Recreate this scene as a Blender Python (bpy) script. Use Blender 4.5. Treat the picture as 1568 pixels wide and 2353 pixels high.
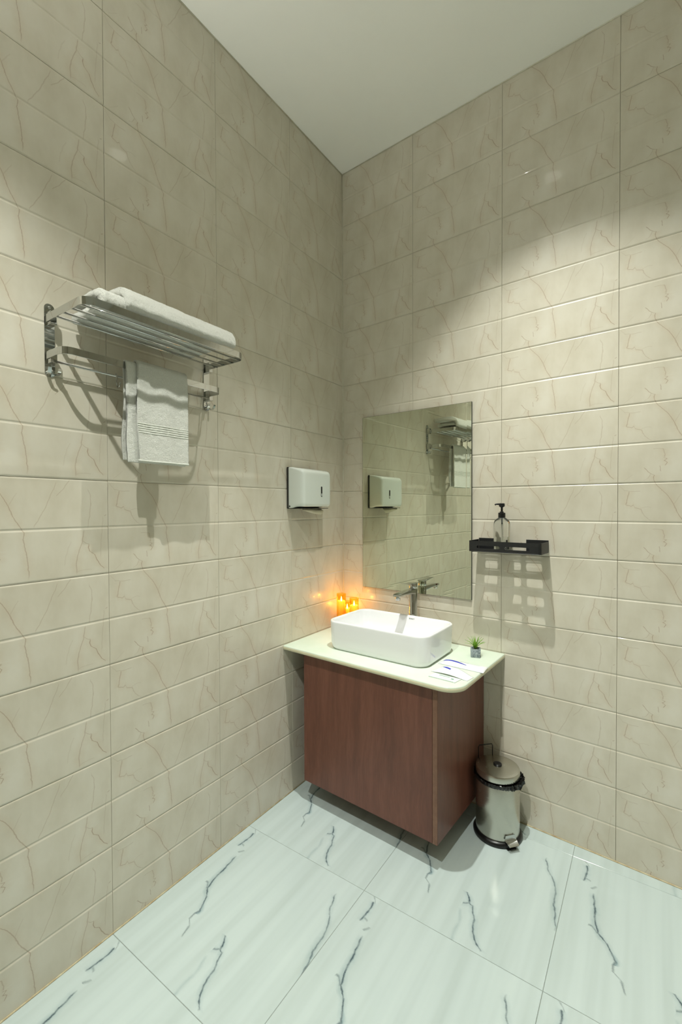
import bpy, bmesh, math, random
from mathutils import Vector, Matrix
random.seed(7)
for o in list(bpy.data.objects): bpy.data.objects.remove(o)
C = bpy.context.scene.collection
PI = math.pi

# ------------------------------------------------------------------ camera
# room frame: inner corner at the origin, left wall x=0 (y<0), floor z=0; the back wall starts at the
# corner and runs 3.2 degrees out of square
CX, CY, CZ = 1.453039, -2.119449, 1.401186
YAW, PITCH, ROLL, FPX = 2.1712414, -0.0157642, -0.0033480, 1030.054
SX, SY = 5.751, 4.997
cam = bpy.data.cameras.new('camera'); camo = bpy.data.objects.new('camera', cam); C.objects.link(camo)
fw = Vector((math.cos(YAW)*math.cos(PITCH), math.sin(YAW)*math.cos(PITCH), math.sin(PITCH)))
rt = Vector((math.sin(YAW), -math.cos(YAW), 0)); up = rt.cross(fw)
r2 = rt*math.cos(ROLL)+up*math.sin(ROLL); u2 = -rt*math.sin(ROLL)+up*math.cos(ROLL)
M = Matrix((r2, u2, -fw)).transposed().to_4x4(); M.translation = Vector((CX, CY, CZ)); camo.matrix_world = M
cam.sensor_fit = 'HORIZONTAL'; cam.sensor_width = 36; cam.lens = 36*FPX/1568
cam.shift_x = -SX/1568; cam.shift_y = SY/1568
cam.clip_start = .02; cam.clip_end = 50
bpy.context.scene.camera = camo

# ------------------------------------------------------------------ world, exposure
w = bpy.data.worlds.new('world'); bpy.context.scene.world = w; w.use_nodes = True
w.node_tree.nodes['Background'].inputs[0].default_value = (.8, .85, .8, 1)
w.node_tree.nodes['Background'].inputs[1].default_value = 0.0
cy = bpy.context.scene.cycles
cy.transparent_max_bounces = 32; cy.diffuse_bounces = 6; cy.glossy_bounces = 8; cy.max_bounces = 16
vs = bpy.context.scene.view_settings
vs.view_transform = 'Standard'; vs.look = 'None'; vs.gamma = 1; vs.exposure = -0.12; vs.use_curve_mapping = False
LIGHT_COL = (.985, 1.0, .93)
SPOT_W, DISC_E, FILL_E = 100.0, 8.0, 20.0
LAMPS = [(.90, -.80), (.92, -2.32)]       # the recessed downlights of the ceiling
H = 3.283                                  # ceiling height
AN = math.radians(-3.2); CA, SA = math.cos(AN), math.sin(AN)
RX, RY = 3.6016, -4.5020                   # far walls
TW, TH = .4502, .300                        # wall tile
ZR = .289                                  # first full tile joint above the floor

# ------------------------------------------------------------------ materials
def srgb(r, g, b):
    f = lambda c: (c/255/12.92) if c/255 <= .04045 else ((c/255+.055)/1.055)**2.4
    return (f(r), f(g), f(b), 1)
def mat(name, col=(.8, .8, .8, 1), rough=.5, metal=0, **kw):
    m = bpy.data.materials.new(name); m.use_nodes = True
    b = m.node_tree.nodes['Principled BSDF']
    b.inputs['Base Color'].default_value = col; b.inputs['Roughness'].default_value = rough; b.inputs['Metallic'].default_value = metal
    for k, v in kw.items(): b.inputs[k.replace('_', ' ')].default_value = v
    return m
class NT:
    def __init__(s, m): s.t = m.node_tree; s.b = s.t.nodes['Principled BSDF']
    def n(s, typ, **kw):
        x = s.t.nodes.new(typ)
        for k, v in kw.items(): setattr(x, k, v)
        return x
    def link(s, a, b): s.t.links.new(a, b)
    def math(s, op, a, b=None, c=None, clamp=False):
        x = s.n('ShaderNodeMath', operation=op); x.use_clamp = clamp
        for i, v in enumerate((a, b, c)):
            if v is None: continue
            if hasattr(v, 'links'): s.link(v, x.inputs[i])
            else: x.inputs[i].default_value = v
        return x.outputs[0]
    def noise(s, vec, scale, detail=2, rough=.5, dim='3D'):
        x = s.n('ShaderNodeTexNoise'); x.inputs['Scale'].default_value = scale; x.inputs['Detail'].default_value = detail
        x.inputs['Roughness'].default_value = rough
        if vec is not None: s.link(vec, x.inputs['Vector'])
        return x
    def mix(s, f, a, b):
        x = s.n('ShaderNodeMix', data_type='RGBA')
        for sock, v in ((x.inputs[0], f), (x.inputs[6], a), (x.inputs[7], b)):
            if hasattr(v, 'links'): s.link(v, sock)
            else: sock.default_value = v
        return x.outputs[2]
    def ramp(s, f, stops):
        x = s.n('ShaderNodeValToRGB'); s.link(f, x.inputs[0]); e = x.color_ramp.elements
        while len(e) < len(stops): e.new(.5)
        for i, (p, c) in enumerate(stops): e[i].position = p; e[i].color = c if len(c) == 4 else (*c, 1)
        return x.outputs[0]
    def bump(s, h, strength=.2, dist=.002):
        x = s.n('ShaderNodeBump'); x.inputs['Strength'].default_value = strength; x.inputs['Distance'].default_value = dist
        s.link(h, x.inputs['Height']); s.link(x.outputs[0], s.b.inputs['Normal'])

def vein_mask(nt, u, v, pts, width, strength):
    """one vein: a float curve u(v) (or v(u)), faded at its ends. u, v are the tile's own 0..1 axes"""
    us = [p[0] for p in pts]; vv = [p[1] for p in pts]
    if max(vv)-min(vv) >= (max(us)-min(us)): a, b, P = v, u, [(q[1], q[0]) for q in pts]
    else: a, b, P = u, v, list(pts)
    P.sort(); Q = []
    for p in P:
        if not Q or p[0]-Q[-1][0] > .004: Q.append(p)
    if len(Q) < 2: Q.append((Q[0][0]+.01, P[-1][1]))
    fc = nt.n('ShaderNodeFloatCurve'); cv = fc.mapping.curves[0]
    fc.mapping.extend = 'HORIZONTAL'
    lo, hi = Q[0][0], Q[-1][0]; L = hi-lo; lo -= L*.05; hi += L*.05; L = hi-lo
    nrm = nt.math('MULTIPLY_ADD', a, 1/L, -lo/L)
    bl, bh = min(q[1] for q in Q)-.02, max(q[1] for q in Q)+.02
    pts2 = [((q[0]-lo)/L, (q[1]-bl)/(bh-bl)) for q in Q]
    cv.points[0].location = pts2[0]; cv.points[1].location = pts2[-1]
    for q in pts2[1:-1]: cv.points.new(*q)
    for q in cv.points: q.handle_type = 'VECTOR' if len(pts2) > 4 else 'AUTO'
    fc.mapping.update(); nt.link(nrm, fc.inputs['Value'])
    c = nt.math('MULTIPLY_ADD', fc.outputs[0], bh-bl, bl)
    d = nt.math('ABSOLUTE', nt.math('SUBTRACT', b, c))
    s = nt.math('SUBTRACT', 1.0, nt.math('DIVIDE', d, width), clamp=True)
    # window 0..1 over the stroke
    e = nt.math('MULTIPLY', nt.math('MULTIPLY', nrm, nt.math('SUBTRACT', 1.0, nrm)), 16.0, clamp=True)
    return nt.math('MULTIPLY', nt.math('MULTIPLY', s, e), strength, clamp=True)

WV = {'a': [(0.262, 1.003), (0.279, 0.96), (0.315, 0.9), (0.345, 0.853), (0.365, 0.8), (0.39, 0.723), (0.409, 0.64), (0.445, 0.54), (0.473, 0.477), (0.468, 0.41), (0.477, 0.317), (0.489, 0.213), (0.495, 0.073)],
 'a2': [(0.39, 0.723), (0.413, 0.79), (0.434, 0.847)], 'b0': [(0.011, 0.973), (0.023, 0.947), (0.043, 0.91), (0.105, 0.893), (0.16, 0.893)],
 'b1': [(0.082, 0.893), (0.075, 0.84), (0.066, 0.773), (0.059, 0.727)], 'b2': [(0.059, 0.723), (0.098, 0.703), (0.114, 0.723), (0.126, 0.69), (0.16, 0.673), (0.174, 0.647)],
 'b3': [(0.169, 0.667), (0.178, 0.623), (0.196, 0.583), (0.217, 0.547), (0.235, 0.53)], 'b4': [(0.162, 0.673), (0.196, 0.693), (0.235, 0.69)],
 'c0': [(0.251, 0.42), (0.288, 0.417), (0.317, 0.413)], 'c1': [(0.317, 0.413), (0.326, 0.353), (0.329, 0.313)],
 'c2': [(0.324, 0.303), (0.345, 0.29), (0.326, 0.267), (0.347, 0.24), (0.331, 0.21)], 'c3': [(0.295, 0.207), (0.299, 0.17), (0.301, 0.137)],
 'd0': [(0.189, 0.187), (0.205, 0.16), (0.228, 0.12), (0.26, 0.093)], 'd1': [(0.26, 0.093), (0.253, 0.04), (0.263, 0.003)],
 'd2': [(0.233, 0.11), (0.212, 0.053), (0.187, 0.03)], 'd3': [(0.107, 0.11), (0.075, 0.07), (0.043, 0.027)],
 'e0': [(0.742, 0.985), (0.719, 0.94), (0.687, 0.873), (0.662, 0.83)], 'e1': [(0.658, 0.95), (0.628, 0.84), (0.596, 0.72), (0.555, 0.597), (0.525, 0.53)],
 'f0': [(0.863, 0.897), (0.879, 0.843), (0.879, 0.727), (0.868, 0.603), (0.858, 0.513)], 'f1': [(0.831, 0.467), (0.82, 0.363), (0.801, 0.283), (0.785, 0.2), (0.779, 0.117), (0.783, 0.047)],
 'g0': [(0.82, 0.37), (0.842, 0.343), (0.863, 0.33)], 'g1': [(0.865, 0.323), (0.861, 0.29), (0.872, 0.25), (0.902, 0.217), (0.92, 0.15), (0.941, 0.1), (0.966, 0.067)],
 'h': [(0.963, 0.597), (0.947, 0.33), (0.941, 0.197)], 'i': [(0.984, 0.637), (0.973, 0.623)], 'j': [(0.747, 0.36), (0.721, 0.26), (0.703, 0.133)], 'k': [(0.783, 0.05), (0.817, 0.067), (0.881, 0.063)]}
WS = {'a': .75, 'a2': .25, 'b0': .45, 'b1': .7, 'b2': .75, 'b3': .5, 'b4': .3, 'c0': .5, 'c1': .55, 'c2': .95, 'c3': .7, 'd0': .95, 'd1': .8, 'd2': .4, 'd3': .25,
      'e0': .5, 'e1': .45, 'f0': .45, 'f1': .6, 'g0': .7, 'g1': 1.0, 'h': .3, 'i': 1.0, 'j': .2, 'k': .3}
def tile_uv(nt, w_, h_):
    tc = nt.n('ShaderNodeTexCoord'); sep = nt.n('ShaderNodeSeparateXYZ'); nt.link(tc.outputs['Object'], sep.inputs[0])
    return tc.outputs['Object'], sep
def make_wall_tile_mat():
    m = mat('beige_marble_tile', srgb(205, 198, 175), .30); nt = NT(m)
    obj_, sep = tile_uv(nt, TW, TH)
    n1 = nt.noise(obj_, 42, 3, .6); n2 = nt.noise(obj_, 57, 3, .6)
    s1 = nt.n('ShaderNodeSeparateColor'); nt.link(n1.outputs['Color'], s1.inputs[0])
    u = nt.math('ADD', nt.math('MULTIPLY', sep.outputs[0], 1/TW), nt.math('MULTIPLY_ADD', s1.outputs[0], .018, -.009))
    v = nt.math('ADD', nt.math('MULTIPLY', sep.outputs[2], 1/TH), nt.math('MULTIPLY_ADD', s1.outputs[1], .022, -.011))
    tot = None; halo = None
    for k, pts in WV.items():
        x = vein_mask(nt, u, v, pts, .0046, WS[k])
        tot = x if tot is None else nt.math('MAXIMUM', tot, x)
        if k in ('a', 'b1', 'b2', 'c1', 'c2', 'd1', 'f1', 'g1'):
            y = vein_mask(nt, u, v, pts, .05, .5)
            halo = y if halo is None else nt.math('MAXIMUM', halo, y)
    # broad clouding, the same print on every tile
    mp = nt.n('ShaderNodeMapping'); mp.inputs['Scale'].default_value = (1.0, 1.0, .55); nt.link(obj_, mp.inputs[0])
    cl = nt.noise(mp.outputs[0], 9, 4, .55)
    cloud = nt.ramp(cl.outputs[0], [(.30, srgb(203, 196, 178)), (.52, srgb(213, 207, 191)), (.72, srgb(219, 214, 200))])
    hmask = nt.math('MULTIPLY', halo, nt.math('MULTIPLY', n2.outputs[0], .62))
    c1 = nt.mix(hmask, cloud, srgb(194, 170, 140))
    c2 = nt.mix(nt.math('MULTIPLY', tot, .72), c1, srgb(148, 118, 88))
    nt.link(c2, nt.b.inputs['Base Color'])
    nt.b.inputs['Coat Weight'].default_value = .16; nt.b.inputs['Coat Roughness'].default_value = .035
    nb = nt.noise(obj_, 14, 2, .5); nt.bump(nb.outputs[0], .05, .002)
    return m
FV = [([(0.015, 1.10), (0.028, 1.0)], .006, .7), ([(0.04, 1.004), (0.077, .992), (0.097, 0.965)], .008, .5), ([(0.086, 0.962), (0.092, 0.914), (0.091, 0.852), (0.084, 0.822)], .007, .9),
 ([(0.091, 0.852), (0.122, 0.839)], .008, .4), ([(0.130, 0.779), (0.150, 0.812)], .010, .5), ([(0.143, 0.735), (0.155, 0.671), (0.165, 0.626), (0.166, 0.568), (0.176, 0.527), (0.191, 0.483), (0.213, 0.46), (0.229, 0.442), (0.257, 0.39), (0.273, 0.367), (0.28, 0.354)], .007, .95),
 ([(0.160, 0.65), (0.158, 0.60), (0.160, 0.55), (.173, .50), (.200, .455), (.229, .43)], .022, .50), ([(0.256, .397), (0.284, 0.349), (.275, .332)], .014, .9),
 ([(0.278, 0.354), (0.269, 0.325), (0.273, 0.288), (0.29, 0.275), (0.306, 0.262), (0.313, 0.236), (0.325, 0.205)], .0075, .6), ([(0.14, 0.507), (0.165, 0.504), (0.186, 0.479)], .008, .6),
 ([(0.517, 0.335), (0.545, 0.295), (0.555, 0.269), (0.573, 0.259)], .008, 1.), ([(0.516, 0.250), (0.552, 0.271)], .008, .8), ([(.540, .285), (.565, .255), (.580, .235)], .022, .5),
 ([(0.573, 0.259), (0.59, 0.217), (0.61, 0.18), (0.618, 0.137), (0.633, 0.099), (0.651, 0.066), (0.671, 0.043), (0.694, 0.030)], .0072, .9),
 ([(0.522, 0.203), (0.542, 0.133), (0.542, 0.074), (0.547, -.005)], .012, .38),
 ([(0.860, 0.87), (0.89, 0.785), (0.937, 0.70), (0.954, 0.625), (0.961, 0.54), (0.974, 0.495), (0.983, 0.43), (0.995, 0.385)], .006, .75), ([(.950, .64), (.952, .58), (.962, .52), (.983, .44)], .024, .42)]
def make_floor_tile_mat():
    m = mat('white_veined_floor_tile', srgb(222, 232, 225), .10); nt = NT(m)
    obj_, sep = tile_uv(nt, .607, .607)
    n1 = nt.noise(obj_, 22, 4, .65); s1 = nt.n('ShaderNodeSeparateColor'); nt.link(n1.outputs['Color'], s1.inputs[0])
    u = nt.math('ADD', nt.math('MULTIPLY', sep.outputs[0], 1/.607), nt.math('MULTIPLY_ADD', s1.outputs[0], .026, -.013))
    v = nt.math('ADD', nt.math('MULTIPLY', sep.outputs[1], 1/.607), nt.math('MULTIPLY_ADD', s1.outputs[1], .026, -.013))
    fine = nt.noise(obj_, 34, 4, .6)
    tot = None; soft = None
    for pts, wd, st in FV:
        x = vein_mask(nt, u, v, pts, wd*1.15, st)
        if wd > .011: soft = x if soft is None else nt.math('MAXIMUM', soft, x)
        else: tot = x if tot is None else nt.math('MAXIMUM', tot, x)
        if wd < .0085 and st > .6:
            y = vein_mask(nt, u, v, pts, wd*4.2, st*.5); soft = y if soft is None else nt.math('MAXIMUM', soft, y)
    mp = nt.n('ShaderNodeMapping'); mp.inputs['Scale'].default_value = (9.0, .45, 1); mp.inputs['Rotation'].default_value = (0, 0, math.radians(4)); nt.link(obj_, mp.inputs[0])
    st_ = nt.noise(mp.outputs[0], 2.2, 2, .5)
    base = nt.ramp(st_.outputs[0], [(.32, srgb(190, 204, 202)), (.55, srgb(199, 213, 212)), (.8, srgb(204, 218, 216))])
    sm = nt.math('MULTIPLY', soft, nt.math('MULTIPLY', fine.outputs[0], 1.3), clamp=True)
    c1 = nt.mix(sm, base, srgb(120, 150, 158))
    tm = nt.math('MULTIPLY', tot, nt.math('MULTIPLY_ADD', fine.outputs[0], 2.4, -.35, clamp=True))
    c2 = nt.mix(tm, c1, srgb(42, 66, 78))
    nt.link(c2, nt.b.inputs['Base Color'])
    return m
M_TILE = make_wall_tile_mat(); M_FLOOR = make_floor_tile_mat()
def simple_noise_mat(name, c1, c2, scale, rough=.5, metal=0, bump=0, bd=.001, stretch=None, **kw):
    m = mat(name, c1, rough, metal, **kw); nt = NT(m); tc = nt.n('ShaderNodeTexCoord'); v = tc.outputs['Object']
    if stretch:
        mp = nt.n('ShaderNodeMapping'); mp.inputs['Scale'].default_value = stretch; nt.link(v, mp.inputs[0]); v = mp.outputs[0]
    n = nt.noise(v, scale, 5, .6)
    nt.link(nt.ramp(n.outputs[0], [(.3, c1), (.7, c2)]), nt.b.inputs['Base Color'])
    if bump: nt.bump(n.outputs[0], bump, bd)
    return m
M_GROUT = simple_noise_mat('tile_grout', srgb(120, 112, 92), srgb(140, 132, 110), 60, .9)
M_FGROUT = simple_noise_mat('floor_grout', srgb(120, 128, 122), srgb(150, 158, 150), 60, .9)
M_CEIL = simple_noise_mat('ceiling_paint', srgb(246, 246, 240), srgb(249, 249, 243), 3, .55, bump=.1, bd=.004)
M_SEAL = simple_noise_mat('stained_sealant', srgb(176, 150, 108), srgb(214, 210, 180), 26, .6)
M_CAULK = simple_noise_mat('white_caulk', srgb(200, 196, 176), srgb(222, 220, 204), 20, .5)
def make_wood():
    m = mat('reddish_wood_laminate', srgb(120, 72, 56), .36); nt = NT(m); tc = nt.n('ShaderNodeTexCoord')
    mp = nt.n('ShaderNodeMapping'); mp.inputs['Scale'].default_value = (1, 1, .09); nt.link(tc.outputs['Object'], mp.inputs[0])
    d = nt.noise(tc.outputs['Object'], 2.2, 2, .5)
    va = nt.n('ShaderNodeVectorMath', operation='MULTIPLY_ADD'); nt.link(d.outputs['Color'], va.inputs[0]); va.inputs[1].default_value = (.06, .06, 0); nt.link(mp.outputs[0], va.inputs[2])
    a = nt.noise(va.outputs[0], 26, 6, .62); b = nt.noise(va.outputs[0], 190, 3, .6)
    mx = nt.math('ADD', nt.math('MULTIPLY', a.outputs[0], .7), nt.math('MULTIPLY', b.outputs[0], .3))
    c = nt.ramp(mx, [(.34, srgb(98, 60, 48)), (.5, srgb(112, 69, 55)), (.66, srgb(124, 79, 64))])
    nt.link(c, nt.b.inputs['Base Color']); nt.bump(b.outputs[0], .06, .0005)
    return m
M_WOOD = make_wood()
M_EDGE = simple_noise_mat('wood_edge_band', srgb(118, 84, 66), srgb(132, 98, 78), 40, .5)
M_COUNTER = simple_noise_mat('pale_green_stone', srgb(212, 226, 208), srgb(222, 232, 218), 7, .12)
M_COUNTER_EDGE = simple_noise_mat('cream_stone_edge', srgb(206, 202, 170), srgb(216, 212, 182), 18, .25)
M_CERAMIC = mat('white_ceramic', srgb(240, 241, 243), .06, Coat_Weight=.4, Coat_Roughness=.02)
M_CHROME = mat('chrome', (.56, .57, .56, 1), .04, 1)
M_STEEL = None
def make_steel():
    m = mat('brushed_steel', (.56, .55, .49, 1), .24, 1, Anisotropic=.5); nt = NT(m); tc = nt.n('ShaderNodeTexCoord')
    mp = nt.n('ShaderNodeMapping'); mp.inputs['Scale'].default_value = (8, 8, 260); nt.link(tc.outputs['Object'], mp.inputs[0])
    n = nt.noise(mp.outputs[0], 3, 3, .6); r = nt.math('MULTIPLY_ADD', n.outputs[0], .05, .24); nt.link(r, nt.b.inputs['Roughness'])
    return m
M_STEEL = make_steel()
def make_mirror():
    m = mat('mirror_silvering', (.80, .84, .72, 1), .0, 1); return m
M_MIRROR = make_mirror()
M_GLASSEDGE = mat('mirror_edge', srgb(52, 60, 50), .3)
M_BLACK = simple_noise_mat('matt_black_metal', srgb(26, 27, 28), srgb(34, 35, 36), 200, .42)
M_BLACKP = mat('black_plastic', srgb(18, 18, 19), .3)
M_DARKP = mat('dark_grey_plastic', srgb(42, 44, 40), .4)
M_WHITEP = mat('white_plastic', srgb(226, 232, 226), .14, Coat_Weight=.3)
M_BAG = mat('black_bin_bag', srgb(14, 14, 14), .18)
M_CLEAR = mat('clear_plastic', (.97, .98, .97, 1), .03, Transmission_Weight=1.0, IOR=1.35)
M_LIQ = mat('clear_liquid', (.93, .95, .93, 1), .0, Transmission_Weight=1.0, IOR=1.33)
def make_amber():
    m = bpy.data.materials.new('amber_glass'); m.use_nodes = True; t = m.node_tree; t.nodes.clear()
    o = t.nodes.new('ShaderNodeOutputMaterial'); mx = t.nodes.new('ShaderNodeMixShader'); tr = t.nodes.new('ShaderNodeBsdfTransparent'); gl = t.nodes.new('ShaderNodeBsdfGlossy'); lw = t.nodes.new('ShaderNodeLayerWeight')
    tr.inputs[0].default_value = (1, .88, .52, 1); gl.inputs['Roughness'].default_value = .03; gl.inputs[0].default_value = (1, .9, .75, 1); lw.inputs[0].default_value = .18
    mu = t.nodes.new('ShaderNodeMath'); mu.operation = 'MULTIPLY'; mu.inputs[1].default_value = .25; t.links.new(lw.outputs['Fresnel'], mu.inputs[0]); t.links.new(mu.outputs[0], mx.inputs[0]); t.links.new(tr.outputs[0], mx.inputs[1]); t.links.new(gl.outputs[0], mx.inputs[2]); t.links.new(mx.outputs[0], o.inputs[0])
    return m
M_AMBER = make_amber()
M_PAPER = simple_noise_mat('tissue_paper', srgb(226, 218, 192), srgb(232, 226, 204), 30, .9)
def make_towel(name, band=False):
    m = mat(name, srgb(232, 233, 224), .95, Sheen_Weight=.4); nt = NT(m); tc = nt.n('ShaderNodeTexCoord')
    n = nt.noise(tc.outputs['Object'], 420, 4, .7); n2 = nt.noise(tc.outputs['Object'], 90, 3, .6)
    h = nt.math('ADD', n.outputs[0], nt.math('MULTIPLY', n2.outputs[0], 1.2))
    nt.link(nt.ramp(n.outputs[0], [(.3, srgb(216, 217, 206)), (.7, srgb(240, 241, 234))]), nt.b.inputs['Base Color'])
    nt.bump(h, .9, .004)
    return m
M_TOWEL = make_towel('white_terry_cloth')
M_TBAND = simple_noise_mat('woven_towel_band', srgb(196, 200, 190), srgb(226, 228, 220), 300, .9, bump=.6, bd=.001, stretch=(1, 1, 4))
def make_candle():
    m = mat('candle_wax', srgb(250, 205, 120), .5, Subsurface_Weight=.3); nt = NT(m)
    tc = nt.n('ShaderNodeTexCoord'); sp = nt.n('ShaderNodeSeparateXYZ'); nt.link(tc.outputs['Generated'], sp.inputs[0])
    e = nt.ramp(sp.outputs[2], [(.0, (.75, .28, .05)), (.62, (1, .42, .07)), (.85, (1, .72, .12)), (1, (1, .80, .16))])
    nt.link(e, nt.b.inputs['Emission Color'])
    st = nt.ramp(sp.outputs[2], [(.0, (.12,)*3), (.6, (.30,)*3), (.85, (.9,)*3), (1, (1.1,)*3)])
    nt.link(nt.math('MULTIPLY', st, .95), nt.b.inputs['Emission Strength'])
    return m
M_WAX = make_candle()
M_FLAME = mat('candle_flame', (1, .8, .4, 1), .5, Emission_Color=(1, .62, .22, 1), Emission_Strength=26.0)
M_POT = simple_noise_mat('grey_stone_pot', srgb(84, 98, 108), srgb(186, 196, 200), 150, .8, bump=.5, bd=.001)
M_LEAF = simple_noise_mat('green_leaf', srgb(70, 128, 26), srgb(158, 205, 58), 60, .4)
M_POUCH = mat('white_film_pouch', srgb(244, 246, 248), .2)
M_CARD = mat('pale_sachet', srgb(232, 242, 234), .3)
M_BLUE = mat('blue_print', srgb(38, 52, 190), .4)
M_TEAL = mat('green_print', srgb(110, 160, 138), .5)
M_INK = mat('dark_print', srgb(50, 56, 52), .5)
M_TRIM = mat('lamp_trim_white', srgb(230, 230, 225), .4)
M_LAMP = mat('lamp_diffuser', (1, 1, 1, 1), .5, Emission_Color=(1.0, .985, .88, 1), Emission_Strength=DISC_E)

M_FILL = mat('added_fill_diffuser', (1, 1, 1, 1), .3, Emission_Color=(1.0, .995, .93, 1), Emission_Strength=FILL_E)  # glow of the added ceiling fill light
# ------------------------------------------------------------------ mesh helpers
def link(name, me, m=None, parent=None, smooth=False, loc=None):
    o = bpy.data.objects.new(name, me); C.objects.link(o)
    if m is not None and not me.materials: me.materials.append(m)
    if smooth:
        for p in me.polygons: p.use_smooth = True
    if parent is not None: o.parent = parent
    if loc is not None: o.location = loc
    return o
def from_bm(name, bm, m=None, parent=None, smooth=False, angle=None, loc=None, recalc=True):
    if recalc: bmesh.ops.recalc_face_normals(bm, faces=bm.faces)
    me = bpy.data.meshes.new(name); bm.to_mesh(me); bm.free()
    o = link(name, me, m, parent, smooth or angle is not None, loc)
    if angle is not None:
        try: me.set_sharp_from_angle(angle=math.radians(angle))
        except Exception: pass
    return o
def thing(name, label, cat, loc=(0, 0, 0), group=None):
    o = bpy.data.objects.new(name, None); C.objects.link(o); o.location = loc; o.empty_display_size = .05
    o['label'] = label; o['category'] = cat
    if group: o['group'] = group
    return o
def tag(o, label, cat, group=None):
    o['label'] = label; o['category'] = cat
    if group: o['group'] = group
    return o
def struct(o): o['kind'] = 'structure'; return o
def box(bm, x0, x1, y0, y1, z0, z1, bev=0, seg=2):
    r = bmesh.ops.create_cube(bm, size=1); vs_ = r['verts']
    for v in vs_: v.co = Vector(((x0+x1)/2+v.co.x*(x1-x0), (y0+y1)/2+v.co.y*(y1-y0), (z0+z1)/2+v.co.z*(z1-z0)))
    if bev:
        es = list({e for v in vs_ for e in v.link_edges})
        bmesh.ops.bevel(bm, geom=es, offset=bev, segments=seg, affect='EDGES', profile=.5)
def rrect(hx, hy, r, n=6):
    """rounded rectangle outline, counter-clockwise"""
    r = min(r, hx*.999, hy*.999); out = []
    for cx, cy, a0 in ((hx-r, hy-r, 0), (-hx+r, hy-r, 90), (-hx+r, -hy+r, 180), (hx-r, -hy+r, 270)):
        for i in range(n+1):
            a = math.radians(a0+90*i/n); out.append((cx+r*math.cos(a), cy+r*math.sin(a)))
    return out
def loft(bm, rings, cap0=True, cap1=True, closed=True):
    vr = [[bm.verts.new(p) for p in ring] for ring in rings]
    n = len(vr[0])
    for a, b in zip(vr, vr[1:]):
        for i in range(n if closed else n-1):
            j = (i+1) % n
            bm.faces.new((a[i], a[j], b[j], b[i]))
    if cap0: bm.faces.new(list(reversed(vr[0])))
    if cap1: bm.faces.new(vr[-1])
    return vr
def lathe(bm, prof, n=32, c=(0, 0), cap0=False, cap1=False, sx=1, sy=1):
    rings = [[(c[0]+r*sx*math.cos(2*PI*i/n), c[1]+r*sy*math.sin(2*PI*i/n), z) for i in range(n)] for r, z in prof]
    loft(bm, rings, cap0, cap1)
def sweep(bm, path, prof, upv=Vector((0, 0, 1)), cap=True):
    """sweep a 2D profile (side, up) along a 3D path"""
    P = []; rings = []
    for p in path:
        if not P or (Vector(p)-P[-1]).length > 1e-5: P.append(Vector(p))
    for i, p in enumerate(P):
        t = (P[min(i+1, len(P)-1)]-P[max(i-1, 0)]).normalized()
        s = t.cross(upv)
        if s.length < 1e-4: s = t.cross(Vector((1, 0, 0)))
        s.normalize(); u_ = s.cross(t).normalized()
        k = 1.0
        if 0 < i < len(P)-1:
            a = (P[i]-P[i-1]).normalized(); b = (P[i+1]-P[i]).normalized(); k = 1/max(.5, math.cos(a.angle(b)/2))
        rings.append([tuple(p+s*(q[0]*k)+u_*q[1]) for q in prof])
    loft(bm, rings, cap, cap)
def circ(r, n=10): return [(r*math.cos(2*PI*i/n), r*math.sin(2*PI*i/n)) for i in range(n)]
def tube(bm, path, r, n=10, upv=Vector((0, 0, 1))): sweep(bm, path, circ(r, n), upv)
def arc(cx, cy, r, a0, a1, n=6): return [(cx+r*math.cos(math.radians(a0+(a1-a0)*i/n)), cy+r*math.sin(math.radians(a0+(a1-a0)*i/n))) for i in range(n+1)]
def plate(name, outer, holes, thick, m, parent, xf):
    """flat plate with real holes: 2D outlines, extruded, xf maps (u, v, w) to world"""
    cu = bpy.data.curves.new(name, 'CURVE'); cu.dimensions = '2D'; cu.fill_mode = 'BOTH'; cu.extrude = thick/2
    for loop in [outer]+holes:
        sp = cu.splines.new('POLY'); sp.points.add(len(loop)-1); sp.use_cyclic_u = True
        for q, p in zip(sp.points, loop): q.co = (p[0], p[1], 0, 1)
    t = bpy.data.objects.new('tmp', cu); C.objects.link(t)
    dg = bpy.context.evaluated_depsgraph_get(); me = bpy.data.meshes.new_from_object(t.evaluated_get(dg))
    bpy.data.objects.remove(t)
    for v in me.vertices: v.co = Vector(xf(*v.co))
    me.materials.clear(); bm = bmesh.new(); bm.from_mesh(me); bmesh.ops.remove_doubles(bm, verts=bm.verts, dist=1e-5)
    return from_bm(name, bm, m, parent)
def slot(cx, cy, L, h, n=5):
    r = h/2
    return [(cx+x, cy+y) for x, y in rrect(L/2, r, r*.98, n)]
def text_mesh(name, s, size, m, parent, mw, ext=.0004):
    cu = bpy.data.curves.new(name, 'FONT'); cu.body = s; cu.size = size; cu.extrude = ext; cu.align_x = 'CENTER'; cu.align_y = 'CENTER'
    t = bpy.data.objects.new('tmp', cu); C.objects.link(t)
    dg = bpy.context.evaluated_depsgraph_get(); me = bpy.data.meshes.new_from_object(t.evaluated_get(dg)); bpy.data.objects.remove(t)
    me.materials.clear(); me.transform(mw)
    return link(name, me, m, parent)

BF = {}
def b2w(s_, d_, z_): return (s_*CA-d_*SA, s_*SA+d_*CA, z_)
def onback(t, rz=0):
    """the thing's location was given along / out of the back wall: move it there"""
    BF[t.name] = tuple(t.location); t.location = b2w(*t.location); t.rotation_euler = (0, 0, AN+rz)
def rel(t, p): q = BF[t.name]; return (p[0]-q[0], p[1]-q[1], p[2]-q[2])
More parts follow.
